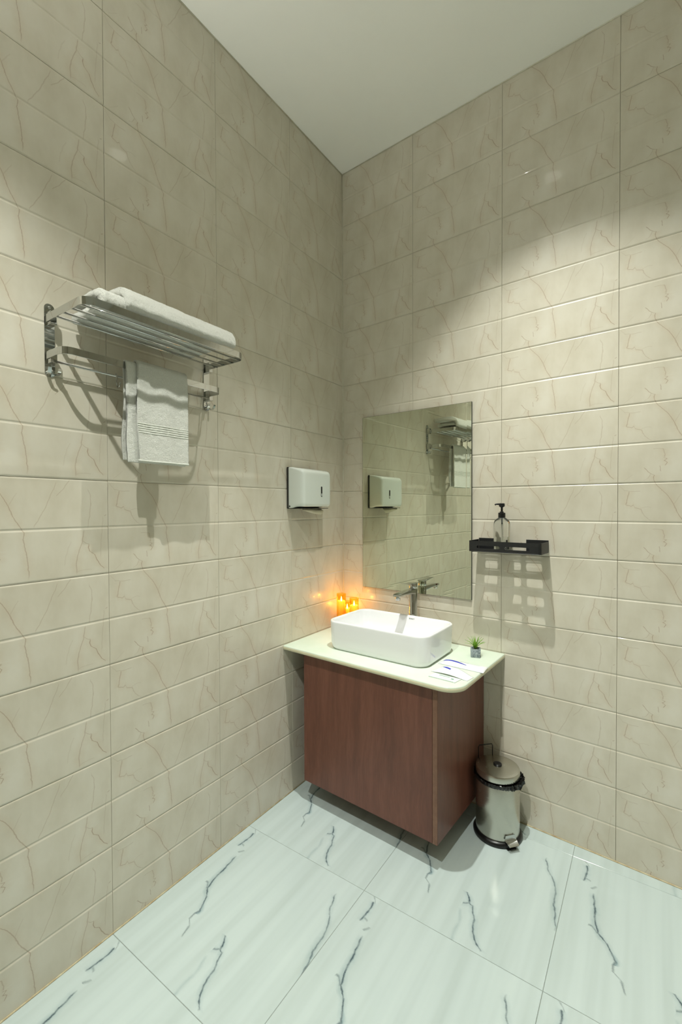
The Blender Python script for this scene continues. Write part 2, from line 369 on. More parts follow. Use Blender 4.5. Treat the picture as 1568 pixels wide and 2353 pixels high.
# ------------------------------------------------------------------ wall tiles
def tile_mesh(name, wd, z0, z1):
    """front face on local y=0, facing -y; groove across the middle and eased long edges"""
    D = .0016; g = .0062; J = .0005
    prof = []
    def groove(zc):
        out = []
        for i in range(4): a = i/3; out.append((zc-g+(g-.0014)*a, D*(a**1.6)))
        for i in range(4): a = 1-i/3; out.append((zc+g-(g-.0014)*a, D*(a**1.6)))
        return out
    prof.append((J, D)); prof += [(z, y) for z, y in [(.0014, D), (.0030, D*.42), (.0046, D*.12), (.0062, 0)]]
    prof += groove(.15)
    prof += [(z, y) for z, y in [(TH-.0062, 0), (TH-.0046, D*.12), (TH-.0030, D*.42), (TH-.0014, D)]]
    prof.append((TH-J, D))
    P = []
    for i, (z, y) in enumerate(prof):
        if z0 <= z <= z1: P.append((z, y))
    def at(zq):
        for (a, ya), (b, yb) in zip(prof, prof[1:]):
            if a <= zq <= b: return ya+(yb-ya)*(zq-a)/max(1e-9, b-a)
        return 0
    if z0 > prof[0][0]: P.insert(0, (z0, at(z0)))
    if z1 < prof[-1][0]: P.append((z1, at(z1)))
    P = [(P[0][0], .007)]+P+[(P[-1][0], .007)]
    xs = [(.0005, .0008), (.0011, 0), (wd-.0011, 0), (wd-.0005, .0008)]
    bm = bmesh.new()
    rows = [[bm.verts.new((x, y+dx if y < .006 else y, z)) for x, dx in [(xs[0][0], .0068)]+xs+[(xs[-1][0], .0068)]] for z, y in P]
    for r in rows:
        for i in (0, 5): r[i].co.y = .007
    for a, b in zip(rows, rows[1:]):
        for i in range(5): bm.faces.new((a[i], a[i+1], b[i+1], b[i]))
    me = bpy.data.meshes.new(name)
    bmesh.ops.remove_doubles(bm, verts=bm.verts, dist=1e-6)
    bmesh.ops.recalc_face_normals(bm, faces=bm.faces)
    # make sure fronts look to -y
    s = sum(f.normal.y*f.calc_area() for f in bm.faces)
    if s > 0: bmesh.ops.reverse_faces(bm, faces=bm.faces)
    bm.to_mesh(me); bm.free(); me.materials.append(M_TILE)
    return me
rows = [(ZR-TH, max(0, TH-ZR), TH)]            # (origin z, clip low, clip high)
z = ZR
while z < H-.001:
    rows.append((z, 0, min(TH, H-.001-z))); z += TH
tile_cache = {}
def tiles_on(wall, origin, rotz, length):
    n = int(round(length/TW))
    R = Matrix.Rotation(rotz, 4, 'Z')
    for (z0, lo, hi) in rows:
        key = (round(lo, 4), round(hi, 4))
        if key not in tile_cache: tile_cache[key] = tile_mesh('tile', TW, lo+(.0005 if lo > 0 else 0), hi)
        for i in range(n):
            o = bpy.data.objects.new('tile', tile_cache[key]); C.objects.link(o); o.parent = wall
            p = Vector(origin)+R @ Vector((i*TW, 0, 0)); p.z = z0
            o.matrix_local = Matrix.Translation(p) @ R @ Matrix.Rotation(random.gauss(0, .0009), 4, 'Z') @ Matrix.Rotation(random.gauss(0, .0007), 4, 'X')
def wall(name, x0, x1, y0, y1):
    bm = bmesh.new(); box(bm, x0, x1, y0, y1, -.02, H+.02)
    return struct(from_bm(name, bm, M_GROUT))
G = .0035
wl = wall('wall_left', -.12, -G, RY-.12, .12); tiles_on(wl, (0, RY, 0), PI/2, -RY)
wb = wall('wall_back', -G, RX+G+.1, G, .12); tiles_on(wb, (0, 0, 0), 0, RX); wb.rotation_euler = (0, 0, AN)
RXW = RX*CA
wr = wall('wall_right', RXW+G, RXW+.12, RY-.12, .12-.15); tiles_on(wr, (RXW, RX*SA, 0), -PI/2, -RY-TW)
wf = wall('wall_front', -G, RXW+G, RY-.12, RY-G); tiles_on(wf, (RXW, RY, 0), PI, RX)
bm = bmesh.new(); box(bm, -.12, RX+.12, RY-.12, .12, H, H+.1); struct(from_bm('ceiling', bm, M_CEIL))

# floor: slab with tiles of their own (the rows run slightly out of square, as laid)
bm = bmesh.new(); box(bm, -.12, RX+.12, RY-.12, .12, -.12, -.0012); fl = struct(from_bm('floor', bm, M_FGROUT))
FT = .607
XL = [0, .598, 1.205, 1.812, 2.419, 3.026, RXW]
def back_y(x): return math.tan(AN)*x
for i in range(6):
    xa, xb = XL[i], XL[i+1]
    for k in range(9):
        lo = -.138-FT*k; hi = lo+FT
        g = .0007
        x0_, x1_ = max(xa+g, .0006), xb-g
        if k == 0:
            if back_y(x1_)-.002 < lo+.004: x1_ = min(x1_, (lo+.006)/math.tan(AN))
            if x1_ <= x0_: continue
            q = [(x0_, lo+g), (x1_, lo+g), (x1_, back_y(x1_)-.0008), (x0_, back_y(x0_)-.0008)]
        else:
            lo_ = max(lo, RY); hi_y = [hi-g, hi-g]
            if k == 1: hi_y = [min(hi-g, back_y(x0_)-.0008), min(hi-g, back_y(x1_)-.0008)]
            if hi <= RY+.01: continue
            q = [(x0_, lo_+g), (x1_, lo_+g), (x1_, hi_y[1]), (x0_, hi_y[0])]
        ox, oy = xa, lo
        bm = bmesh.new(); e = .0008
        cx_ = sum(p[0] for p in q)/4; cy_ = sum(p[1] for p in q)/4
        lower = [(p[0]-ox, p[1]-oy, -.0035) for p in q]; mid = [(p[0]-ox, p[1]-oy, -e) for p in q]
        top = [(p[0]-ox-e*math.copysign(1, p[0]-cx_), p[1]-oy-e*math.copysign(1, p[1]-cy_), 0) for p in q]
        loft(bm, [lower, mid, top], True, True)
        t = from_bm('tile', bm, M_FLOOR, fl); t.location = (ox, oy, 0)
# sealant lines
def strip_obj(name, pts, r, m, rot=0):
    bm = bmesh.new(); tube(bm, pts, r, 6); o = struct(from_bm(name, bm, m, None, True)); o.rotation_euler = (0, 0, rot)
strip_obj('trim_1', [(.0012, RY+.01, .001), (.0012, -.003, .001)], .0032, M_SEAL)
strip_obj('trim_2', [(.003, -.0012, .001), (RX-.01, -.0012, .001)], .0032, M_SEAL, AN)
bm = bmesh.new(); tube(bm, [(.0012, -.0012, .006), (.0012, -.0012, H-.004)], .0030, 6, Vector((1, 0, 0))); struct(from_bm('trim_3', bm, M_CAULK, None, True))
strip_obj('trim_4', [(.0012, RY+.01, H-.0015), (.0012, -.003, H-.0015)], .0028, M_CAULK)
strip_obj('trim_5', [(.003, -.0012, H-.0015), (RX-.01, -.0012, H-.0015)], .0028, M_CAULK, AN)

# brown door added unseen behind the camera, a dark reflection for the chrome
dr = struct(bpy.data.objects.new('added_door_1', None)); C.objects.link(dr); dr.location = (1.45, RY, 0)
bm = bmesh.new(); box(bm, -.41, .41, .004, .030, .006, 2.10, .002, 1); from_bm('door_leaf', bm, M_WOOD, dr)
bm = bmesh.new(); box(bm, -.47, -.412, .0005, .040, .001, 2.16, .002, 1); box(bm, .412, .47, .0005, .040, .001, 2.16, .002, 1); box(bm, -.411, .411, .0005, .040, 2.102, 2.16, .002, 1); from_bm('door_frame', bm, M_EDGE, dr)
bm = bmesh.new(); tube(bm, [(-.33, .030, 1.0), (-.33, .075, 1.0), (-.23, .078, 1.0)], .009, 10); from_bm('door_handle', bm, M_CHROME, dr, True)
# ------------------------------------------------------------------ recessed downlights
for i, (lx, ly) in enumerate(LAMPS):
    t = thing('ceiling_downlight', ['white recessed ceiling downlight above the vanity', 'white recessed ceiling downlight nearer the room entrance'][i], 'light', (lx, ly, H), 'recessed ceiling downlights')
    bm = bmesh.new(); lathe(bm, [(.046, .0), (.046, -.003), (.060, -.004), (.062, 0.0)], 32); from_bm('trim_ring', bm, M_TRIM, t, True)
    bm = bmesh.new(); lathe(bm, [(.0455, -.0015), (.001, -.0015)], 32, cap1=True); d = from_bm('lamp_diffuser', bm, M_LAMP, t, recalc=False)
    if d.data.polygons[0].normal.z > 0: d.data.flip_normals()
    # reflector: a wide beam with a hotter core
    for nm, pw, sz, bl in (('downlight_beam', .94 if i == 0 else 1.55, 93 if i == 0 else 106, .5), ('downlight_core', 1.25 if i == 0 else .05, 72, .7)):
        sp = bpy.data.lights.new(nm, 'SPOT'); so = bpy.data.objects.new(nm, sp); C.objects.link(so)
        so.location = (lx, ly, H-.012); sp.energy = SPOT_W*pw*(1.0 if i == 0 else 1.1); sp.color = LIGHT_COL
        sp.spot_size = math.radians(sz); sp.spot_blend = bl; so.rotation_euler = (0, math.radians(-9.4 if i == 0 else 0), 0); sp.shadow_soft_size = .015

t = thing('added_fill_uplighter', 'added white bowl shaped fill light, unseen on the left wall behind the camera', 'light', (0, -3.0, 2.0)); t.rotation_euler = (0, 0, -PI/2)  # added fixture, out of view, put in to brighten the ceiling
bm = bmesh.new(); lathe(bm, [(.001, -.10), (.05, -.092), (.09, -.065), (.115, -.02), (.12, .02), (.117, .02), (.112, -.018), (.086, -.064), (.083, -.072)], 40, c=(0, .13), cap0=True); from_bm('bowl', bm, M_TRIM, t, True)
bm = bmesh.new(); box(bm, -.03, .03, .0005, .025, -.06, -.01, .002, 1); from_bm('wall_bracket', bm, M_TRIM, t)
bm = bmesh.new(); lathe(bm, [(.082, -.068), (.001, -.068)], 40, c=(0, .13), cap1=True); d = from_bm('lamp_diffuser', bm, M_FILL, t, recalc=False)  # glowing disc inside the added fill bowl
if d.data.polygons[0].normal.z < 0: d.data.flip_normals()
sp = bpy.data.lights.new('added_fill_beam', 'SPOT'); so = bpy.data.objects.new('added_fill_beam', sp); C.objects.link(so)  # unseen fill spot in the bowl, aimed at the ceiling
so.location = (.13, -3.0, 1.944); sp.energy = 215.0; sp.color = (1.0, .985, .93); sp.spot_size = math.radians(96); sp.spot_blend = 1.0; sp.shadow_soft_size = .05
so.rotation_euler = (Vector((.95, -1.55, 3.28))-so.location).to_track_quat('-Z', 'Y').to_euler()

# ------------------------------------------------------------------ vanity cabinet
cab = thing('vanity_cabinet', 'reddish brown wood laminate cabinet under the countertop', 'cabinet', (.46, -.23, .105)); onback(cab)
def hexa(bm, b, z0, z1, t, bev=0):
    rings = [[rel(t, (x, y, z)) for x, y in b] for z in (z0, z1)]
    loft(bm, rings)
    if bev: bmesh.ops.bevel(bm, geom=list(bm.edges), offset=bev, segments=2, affect='EDGES')
Z0, Z1 = .100, .7175
bm = bmesh.new(); hexa(bm, [(.129, -.450), (.788, -.450), (.794, -.006), (.129, -.006)], Z0, Z1, cab); from_bm('carcass', bm, M_WOOD, cab)
bm = bmesh.new(); hexa(bm, [(.124, -.472), (.793, -.472), (.793, -.4515), (.124, -.4515)], Z0, Z1-.0008, cab, .0008); from_bm('front_panel', bm, M_WOOD, cab)
bm = bmesh.new(); hexa(bm, [(.7945, -.472), (.815, -.472), (.823, -.006), (.800, -.006)], Z0, Z1-.0008, cab, .0008); from_bm('side_panel', bm, M_WOOD, cab)
bm = bmesh.new(); hexa(bm, [(.7950, -.4732), (.8145, -.4732), (.8145, -.4721), (.7950, -.4721)], Z0+.001, Z1-.002, cab); from_bm('edge_band', bm, M_EDGE, cab)

# ------------------------------------------------------------------ countertop
ct = thing('countertop', 'pale green stone countertop slab with rounded front corner', 'countertop', (.46, -.255, .718)); onback(ct)
R_ = .078; x0, x1, y0, y1 = .0015, .918, -.515, -.0015
xl = .0015+.0559*.515
out = [(x0, y1), (xl, y0)]+arc(x1-R_, y0+R_, R_, -90, 0, 12)+[(x1, y1)]
def inset(o, d):
    cx_, cy_ = (x0+x1)/2, (y0+y1)/2; r = []
    for (x, y) in o:
        if x > x1-R_ and y < y0+R_:
            vx, vy = x-(x1-R_), y-(y0+R_); L = math.hypot(vx, vy); r.append((x-d*vx/L, y-d*vy/L))
        else: r.append((x if x in (x0, xl) else (x-d if x > x1-1e-6 else x), y if y == y1 else (y+d if y < y0+1e-6 else y)))
    return r
def ring(o, z): return [rel(ct, (x, y, z)) for x, y in o]
bm = bmesh.new(); loft(bm, [ring(inset(out, .002), .7182), ring(out, .7205), ring(out, .7305), ring(inset(out, .0010), .7320)]); from_bm('edge_lip', bm, M_COUNTER_EDGE, ct, angle=50)
bm = bmesh.new(); loft(bm, [ring(inset(out, .0012), .7322), ring(inset(out, .0014), .7345), ring(inset(out, .0030), .7368), ring(inset(out, .006), .738)]); from_bm('slab', bm, M_COUNTER, ct, angle=50)
ZT = .738
# ------------------------------------------------------------------ vessel sink
sk = thing('vessel_sink', 'white rectangular ceramic vessel sink on the countertop', 'sink', (.4735, -.2585, ZT)); onback(sk, math.radians(1.4))
hx, hy = .2565, .1585
def rr(hx, hy, r, z): return [(x, y, z) for x, y in rrect(hx, hy, r, 8)]
bm = bmesh.new()
loft(bm, [rr(hx-.022, hy-.022, .045, .0005), rr(hx-.012, hy-.012, .05, .003), rr(hx-.006, hy-.006, .052, .012), rr(hx-.003, hy-.003, .053, .03), rr(hx, hy, .055, .124), rr(hx, hy, .055, .129), rr(hx-.0018, hy-.0018, .0535, .1325),
          rr(hx-.006, hy-.006, .050, .1335), rr(hx-.010, hy-.010, .047, .1318), rr(hx-.013, hy-.013, .046, .124), rr(hx-.020, hy-.020, .05, .08), rr(hx-.034, hy-.034, .055, .042), rr(hx-.06, hy-.06, .05, .028), rr(hx-.12, hy-.09, .04, .024), rr(.03, .03, .029, .021)])
from_bm('basin', bm, M_CERAMIC, sk, True)
bm = bmesh.new(); lathe(bm, [(.022, .0245), (.022, .028), (.014, .0295), (.001, .0295)], 24, cap0=True, cap1=True); from_bm('drain', bm, M_CHROME, sk, True)
tm = Matrix.Translation((.036, hy-.0142, .1185)) @ Matrix.Rotation(math.radians(-8), 4, 'X') @ Matrix.Rotation(PI/2, 4, 'X')
text_mesh('printed_lettering', 'RUNCY', .0085, M_INK, sk, tm)

# ------------------------------------------------------------------ faucet
fc = thing('faucet', 'tall chrome basin faucet with flat lever behind the sink', 'faucet', (.484, -.060, ZT)); onback(fc)
bm = bmesh.new(); lathe(bm, [(.027, 0.0005), (.027, .004), (.0225, .006)], 32, cap0=True); from_bm('base_ring', bm, M_CHROME, fc, angle=40)
bm = bmesh.new(); lathe(bm, [(.0205, .004), (.0205, .252), (.0190, .254)], 40, cap0=True, cap1=True); from_bm('body', bm, M_CHROME, fc, angle=50)
bm = bmesh.new()
rings = []
for y, wd, zt, zb in [(.012, .0185, .2565, .232), (-.01, .0195, .2570, .232), (-.05, .0195, .2565, .237), (-.11, .0195, .2545, .240), (-.158, .0190, .252, .2395), (-.164, .016, .250, .241)]:
    rings.append([(x, y, (zt+zb)/2+zz) for x, zz in rrect(wd, (zt-zb)/2, .003, 3)])
loft(bm, rings); from_bm('spout', bm, M_CHROME, fc, angle=35)
bm = bmesh.new(); lathe(bm, [(.0125, .240), (.0125, .226), (.011, .222)], 24, c=(0, -.148), cap1=True, cap0=True); from_bm('aerator', bm, M_CHROME, fc, angle=40)
bm = bmesh.new(); lathe(bm, [(.0195, .2585), (.0205, .260), (.0205, .282), (.0195, .2835)], 32, cap0=True, cap1=True); from_bm('cartridge_cap', bm, M_CHROME, fc, angle=40)
bm = bmesh.new(); rings = []
for y, wd, zt, zb in [(.021, .014, .2865, .2825), (.012, .021, .288, .2830), (-.02, .022, .2895, .2838), (-.07, .021, .292, .2895), (-.088, .0205, .293, .291)]:
    rings.append([(x, y, (zt+zb)/2+zz) for x, zz in rrect(wd, (zt-zb)/2, .0018, 3)])
loft(bm, rings); from_bm('lever', bm, M_CHROME, fc, angle=35)

# ------------------------------------------------------------------ mirror
mr = thing('wall_mirror', 'frameless rectangular mirror on the back wall above the sink', 'mirror', (.4550, -.004, .963)); onback(mr)
bm = bmesh.new(); box(bm, -.3105, .3105, -.0070, .0015, 0, .928); from_bm('glass_body', bm, M_GLASSEDGE, mr)
q0 = [(-.3095, .001), (.3095, .001), (.3095, .927), (-.3095, .927)]; b_ = .022
q1 = [(-.3095+b_, .001+b_), (.3095-b_, .001+b_), (.3095-b_, .927-b_), (-.3095+b_, .927-b_)]
bm = bmesh.new(); loft(bm, [[(x, yy, z_) for x, z_ in q1] for yy in (-.0071, -.0074)]); from_bm('mirror_glass', bm, M_MIRROR, mr)
bm = bmesh.new(); loft(bm, [[(x, -.0071, z_) for x, z_ in q0], [(x, -.0074-.00024, z_) for x, z_ in q0], [(x, -.0074, z_) for x, z_ in q1], [(x, -.0071, z_) for x, z_ in q1]], False, False); from_bm('bevelled_edge', bm, M_MIRROR, mr)

# ------------------------------------------------------------------ black wall shelf
sh = thing('wall_shelf', 'small matt black slotted tray shelf right of the mirror', 'shelf', (.948, 0, 1.204)); onback(sh)
sx0, sx1, sy0 = .795-.948, 1.100-.948, -.122
outl = [(sx0, -.0035)]+arc(sx0+.012, sy0+.012, .012, 180, 270, 4)+arc(sx1-.012, sy0+.012, .012, 270, 360, 4)+[(sx1, -.0035)]
holes = []
for cx_, L in ((.8635-.948, .067), (.952-.948, .067), (1.038-.948, .064)):
    for yy in (-.024, -.047, -.071, -.096): holes.append(slot(cx_, yy, L, .0125))
plate('tray_bottom', outl, holes, .0024, M_BLACK, sh, lambda u, v, w: (u, v, .0016+w))
hs = [slot((.833+.933)/2-.948, .021, .100, .0125), slot((.954+1.055)/2-.948, .021, .101, .0125)]
plate('front_rim', [(sx0+.012, .003), (sx1-.012, .003), (sx1-.012, .047), (sx0+.012, .047)], hs, .0024, M_BLACK, sh, lambda u, v, w: (u, sy0+.0012-w, v))
def rimpath(bm, path): sweep(bm, [(x, y, .025) for x, y in path], [(-.0012, -.022), (.0012, -.022), (.0012, .022), (-.0012, .022)])
bm = bmesh.new(); rimpath(bm, [(sx0+.0012, -.0035)]+[(sx0+.0012, sy0+.012)]+arc(sx0+.012, sy0+.012, .0108, 180, 270, 5)); from_bm('side_rim', bm, M_BLACK, sh, angle=40)
bm = bmesh.new(); rimpath(bm, arc(sx1-.012, sy0+.012, .0108, 270, 360, 5)+[(sx1-.0012, -.0035)]); from_bm('side_rim', bm, M_BLACK, sh, angle=40)
for a, b in ((sx0, .867-.948), (1.006-.948, sx1)):
    bm = bmesh.new(); box(bm, a+.003, b, -.0036, -.0008, .003, .053, .0004, 1); from_bm('mounting_plate', bm, M_BLACK, sh)

# ------------------------------------------------------------------ soap bottle
bt = thing('soap_pump_bottle', 'clear plastic pump bottle on the black wall shelf', 'bottle', (.922, -.060, 1.2072)); onback(bt)
bm = bmesh.new()
r = .034
ou = [(.001, .0006), (.030, .0006), (.0335, .004), (r, .008), (r, .118), (.0325, .128), (.027, .137), (.018, .143), (.0135, .146), (.0135, .152)]
lathe(bm, ou, 40, cap0=True)
lathe(bm, [(.0125, .152), (.0125, .147), (.0168, .142), (.0258, .136), (.0312, .1275), (.0328, .117), (.0328, .0085), (.032, .0050), (.029, .0024), (.001, .0024)], 40, cap1=True)
from_bm('bottle_body', bm, M_CLEAR, bt, True)
bm = bmesh.new(); lathe(bm, [(.001, .0028), (.0285, .0028), (.0318, .0056), (.0324, .009), (.0324, .062), (.001, .062)], 40, cap0=True, cap1=True); from_bm('liquid', bm, M_LIQ, bt, angle=40)
bm = bmesh.new(); lathe(bm, [(.0145, .1455), (.0150, .147), (.0150, .166), (.0135, .1675), (.0085, .168), (.0085, .172), (.0045, .1725), (.0045, .190), (.010, .193), (.0125, .196), (.0125, .206), (.010, .2085)], 28, cap0=True, cap1=True)
from_bm('pump_head', bm, M_BLACKP, bt, angle=40)
bm = bmesh.new(); tube(bm, [(-.004, -.001, .2045), (-.022, -.010, .2045), (-.026, -.0125, .201)], .0036, 10); from_bm('nozzle', bm, M_BLACKP, bt, True)
bm = bmesh.new(); tube(bm, [(0, 0, .144), (.002, 0, .06), (.008, .002, .010)], .0020, 8, Vector((1, 0, 0))); from_bm('dip_tube', bm, M_CLEAR, bt, True)

# ------------------------------------------------------------------ paper towel dispenser
dp = thing('paper_towel_dispenser', 'white paper towel dispenser with dark back plate on the left wall', 'dispenser', (0, -.3685, 1.400))
bm = bmesh.new(); box(bm, .0008, .012, -.117, .117, -.006, .196, .003, 2); from_bm('back_plate', bm, M_DARKP, dp)
bm = bmesh.new()
rings = []
for x, hy_, z0_, z1_, r_ in [(.0125, .115, -.003, .195, .006), (.030, .1155, -.003, .1945, .008), (.055, .1150, .003, .190, .012), (.080, .1135, .003, .1855, .016), (.094, .110, .004, .180, .018), (.100, .104, .008, .173, .016), (.1015, .094, .018, .162, .014)]:
    cz_ = (z0_+z1_)/2; hz = (z1_-z0_)/2
    rings.append([(x, -a, cz_+b) for a, b in rrect(hy_, hz, r_, 5)])
loft(bm, rings); from_bm('cover', bm, M_WHITEP, dp, angle=60)
bm = bmesh.new(); box(bm, .014, .088, -.108, .104, -.0062, -.0032, .001, 1); from_bm('base_tray', bm, M_DARKP, dp)
bm = bmesh.new(); loft(bm, [[(x, .030+y, .078+z) for y, z in rrect(.0055, .026, .0054, 6)] for x in (.1018, .1024)]); from_bm('window_slot', bm, M_DARKP, dp)
bm = bmesh.new(); box(bm, .1025, .1029, .027, .033, .056, .069); from_bm('paper_gauge', bm, M_WHITEP, dp)
for sgn in (-1,):
    bm = bmesh.new(); lathe(bm, [(.0042, 0), (.0042, .0012), (.002, .0016)], 16, cap0=True, cap1=True)
    bmesh.ops.rotate(bm, verts=bm.verts, matrix=Matrix.Rotation(PI/2, 3, 'X')); bmesh.ops.translate(bm, verts=bm.verts, vec=(.019, -.1156, .006)); from_bm('hinge_screw', bm, M_BLACKP, dp)
bm = bmesh.new(); n = 16; g0 = []; g1 = []
for i in range(n+1):
    a = i/n; y = -.088+.150*a; drop = .007+.020*math.sin(min(1, a*1.25)*PI/2)**1.2*(1 if a < .93 else (1-a)/.07*.9+.1)
    g0.append((.074+.003*math.sin(a*5), y, -.0066)); g1.append((.080+.006*a, y+.004*a, -.0066-drop))
v0 = [bm.verts.new(p) for p in g0]; v1 = [bm.verts.new(p) for p in g1]
for i in range(n): bm.faces.new((v0[i], v0[i+1], v1[i+1], v1[i]))
pt = from_bm('paper_towel', bm, M_PAPER, None, True, loc=(0, -.3685, 1.400)); tag(pt, 'cream paper towel sheet peeking out below the white dispenser', 'paper towel')
so = pt.modifiers.new('s', 'SOLIDIFY'); so.thickness = .0008

# ------------------------------------------------------------------ towel rack
rk = thing('towel_rack', 'chrome folding towel rack with shelf and bar on the left wall', 'towel rack', (0, -1.2400, 1.790))
oy, oz = -1.2400, 1.790
def L3(p): return (p[0], p[1]-oy, p[2]-oz)
for yc in (-1.5175, -.957):
    bm = bmesh.new()
    q = [(y, zz+.1) for y, zz in rrect(.0135, .106, .0132, 8)]
    loft(bm, [[(x, yc-oy+a, b) for a, b in q] for x in (.0006, .0035)]); from_bm('wall_plate', bm, M_CHROME, rk, angle=40)
    for zc in (1.942, 1.832):
        bm = bmesh.new(); box(bm, .0036, .030, yc-oy-.009, yc-oy+.009, zc-oz-.012, zc-oz+.026, .0015, 2)
        from_bm('bracket_block', bm, M_CHROME, rk)
    for zc in (1.985, 1.812):
        bm = bmesh.new(); lathe(bm, [(.0042, 0), (.0040, .0012), (.0015, .0018)], 14, cap1=True)
        bmesh.ops.rotate(bm, verts=bm.verts, matrix=Matrix.Rotation(PI/2, 3, 'Y')); bmesh.ops.translate(bm, verts=bm.verts, vec=L3((.0036, yc, zc))); from_bm('screw', bm, M_CHROME, rk, True)
    for k, dy in enumerate((-.008, .0095)):
        bm = bmesh.new()
        pth = [(.0045, yc+dy*.3, 1.806), (.006, yc+dy, 1.797), (.012, yc+dy*1.15, 1.7895), (.021, yc+dy*1.3, 1.7885), (.029, yc+dy*1.45, 1.795), (.033, yc+dy*1.55, 1.806)]
        sweep(bm, [L3(p) for p in pth], [(-.0045, -.0011), (.0045, -.0011), (.0045, .0011), (-.0045, .0011)], Vector((0, 0, 1))); from_bm('hook', bm, M_CHROME, rk, angle=50)
def u_frame(name, front, ya, yb, zc, h, x_in, r, th=.0022):
    # arms leave the blocks on the outer side, run forward and join in rounded corners
    p = [(x_in, ya), (front-r, ya)]+[(front-r+r*math.sin(a), ya+r-r*math.cos(a)) for a in [math.radians(d) for d in (15, 30, 45, 60, 75, 90)]]
    p += [(front, yb-r)]+[(front-r+r*math.cos(a), yb-r+r*math.sin(a)) for a in [math.radians(d) for d in (15, 30, 45, 60, 75, 90)]]+[(x_in, yb)]
    bm = bmesh.new(); sweep(bm, [L3((x, y, zc)) for x, y in p], [(-th/2, -h/2), (th/2, -h/2), (th/2, h/2), (-th/2, h/2)])
    bmesh.ops.bevel(bm, geom=[e for e in bm.edges if abs((e.verts[0].co-e.verts[1].co).z) < 1e-5], offset=.0004, segments=1, affect='EDGES')
    return from_bm(name, bm, M_CHROME, rk, angle=35)
XT, XB = .228, .108
YA, YB = -1.5285, -.9640
u_frame('shelf_frame', XT, YA, YB, 1.950, .022, .012, .032)
u_frame('bar_frame', XB, YA, YB-.004, 1.843, .021, .012, .030)
for x in (.062, .106, .152, .198):
    bm = bmesh.new(); tube(bm, [L3((x, YA+.0012, 1.944)), L3((x, YB-.0012, 1.944))], .0034, 12, Vector((0, 0, 1))); from_bm('shelf_rod', bm, M_CHROME, rk, True)
bm = bmesh.new(); tube(bm, [L3((.028, -1.5080, 1.826)), L3((.028, -.9665, 1.826))], .0036, 12); from_bm('lower_rod', bm, M_CHROME, rk, True)
bm = bmesh.new(); pth = [(.028, -1.3350, 1.8325), (.034, -1.3350, 1.826), (.030, -1.3350, 1.812), (.031, -1.3345, 1.796), (.038, -1.3340, 1.7875), (.048, -1.3335, 1.793), (.050, -1.3335, 1.803)]
tube(bm, [L3(p) for p in pth], .0022, 8, Vector((0, 1, 0))); from_bm('sliding_hook', bm, M_CHROME, rk, True)

# ------------------------------------------------------------------ towels
from mathutils import noise as mnoise
def displace(bm, amp, sc, seed=0, fluff=.0011):
    bmesh.ops.recalc_face_normals(bm, faces=bm.faces)
    bm.normal_update()
    for v in bm.verts:
        n = mnoise.fractal(v.co*sc+Vector((seed, seed*2, 0)), 1, 2, 3)
        n2 = mnoise.noise(v.co*sc*9+Vector((seed, 0, 0)))
        n3 = mnoise.noise(v.co*260+Vector((seed*3, 0, 0)))
        v.co += v.normal*(n*amp+n2*amp*.28+n3*fluff)
def thick_path(path, th):
    """closed outline around an open 2D path"""
    P = [Vector(p) for p in path]; L = []; R = []
    for i, p in enumerate(P):
        t = (P[min(i+1, len(P)-1)]-P[max(0, i-1)]).normalized(); nrm = Vector((-t.y, t.x)); L.append(p+nrm*th/2); R.append(p-nrm*th/2)
    def cap(c, d, a, b):
        out = []
        for i in range(1, 4):
            w_ = math.radians(180*i/4); m_ = (a+b)/2; out.append(m_+(a-m_)*math.cos(w_)+d*math.sin(w_)*th/2)
        return out
    d1 = (P[-1]-P[-2]).normalized(); d0 = (P[0]-P[1]).normalized()
    return L+cap(P[-1], d1, L[-1], R[-1])+R[::-1]+cap(P[0], d0, R[0], L[0])
def resamp(path, d):
    out = [Vector(path[0])]
    for a, b in zip(path, path[1:]):
        a, b = Vector(a), Vector(b); n = max(1, int(math.ceil((b-a).length/d)))
        out += [a+(b-a)*i/n for i in range(1, n+1)]
    return out
# folded bath towel on the rack shelf: one thick layer folded over itself
ft = thing('folded_towel', 'thick white folded bath towel lying on top of the chrome rack', 'towel', (.10, -1.2340, 1.9485))
def cloth(name, path, th, ya, yb, m, parent, amp, sc, seed, ny=60, ends=.006, drop=None):
    o = thick_path(resamp(path, .0045), th); bm = bmesh.new(); rings = []
    cx_ = sum(p.x for p in o)/len(o); cz_ = sum(p.y for p in o)/len(o)
    for j in range(ny+1):
        a = j/ny; y = ya+(yb-ya)*a; s = 1.0
        e = min(a, 1-a)*abs(yb-ya)
        if e < ends: s = 1-.10*(1-e/ends)**2
        dz = drop(a) if drop else 0
        rings.append([(cx_+(p.x-cx_)*s, y, cz_+(p.y-cz_)*s+dz) for p in o])
    loft(bm, rings); displace(bm, amp, sc, seed)
    return from_bm(name, bm, m, parent, True)
# lower fold, lies flat on the rods (x, z), origin .10, rods' top at 0
low = [(-.066, .0135), (-.03, .0145), (.05, .0145), (.088, .0165), (.100, .030), (.096, .047), (.080, .055), (.03, .0585), (-.03, .057), (-.066, .052)]
cloth('lower_fold', low, .0235, -.235, .170, M_TOWEL, ft, .0026, 16, 3, 130)
hi_ = [(-.062, .084), (-.02, .0835), (.04, .085), (.078, .082), (.100, .070), (.1125, .052), (.1165, .034)]
cloth('upper_fold', hi_, .0245, -.172, .232, M_TOWEL, ft, .0030, 15, 9, 130)

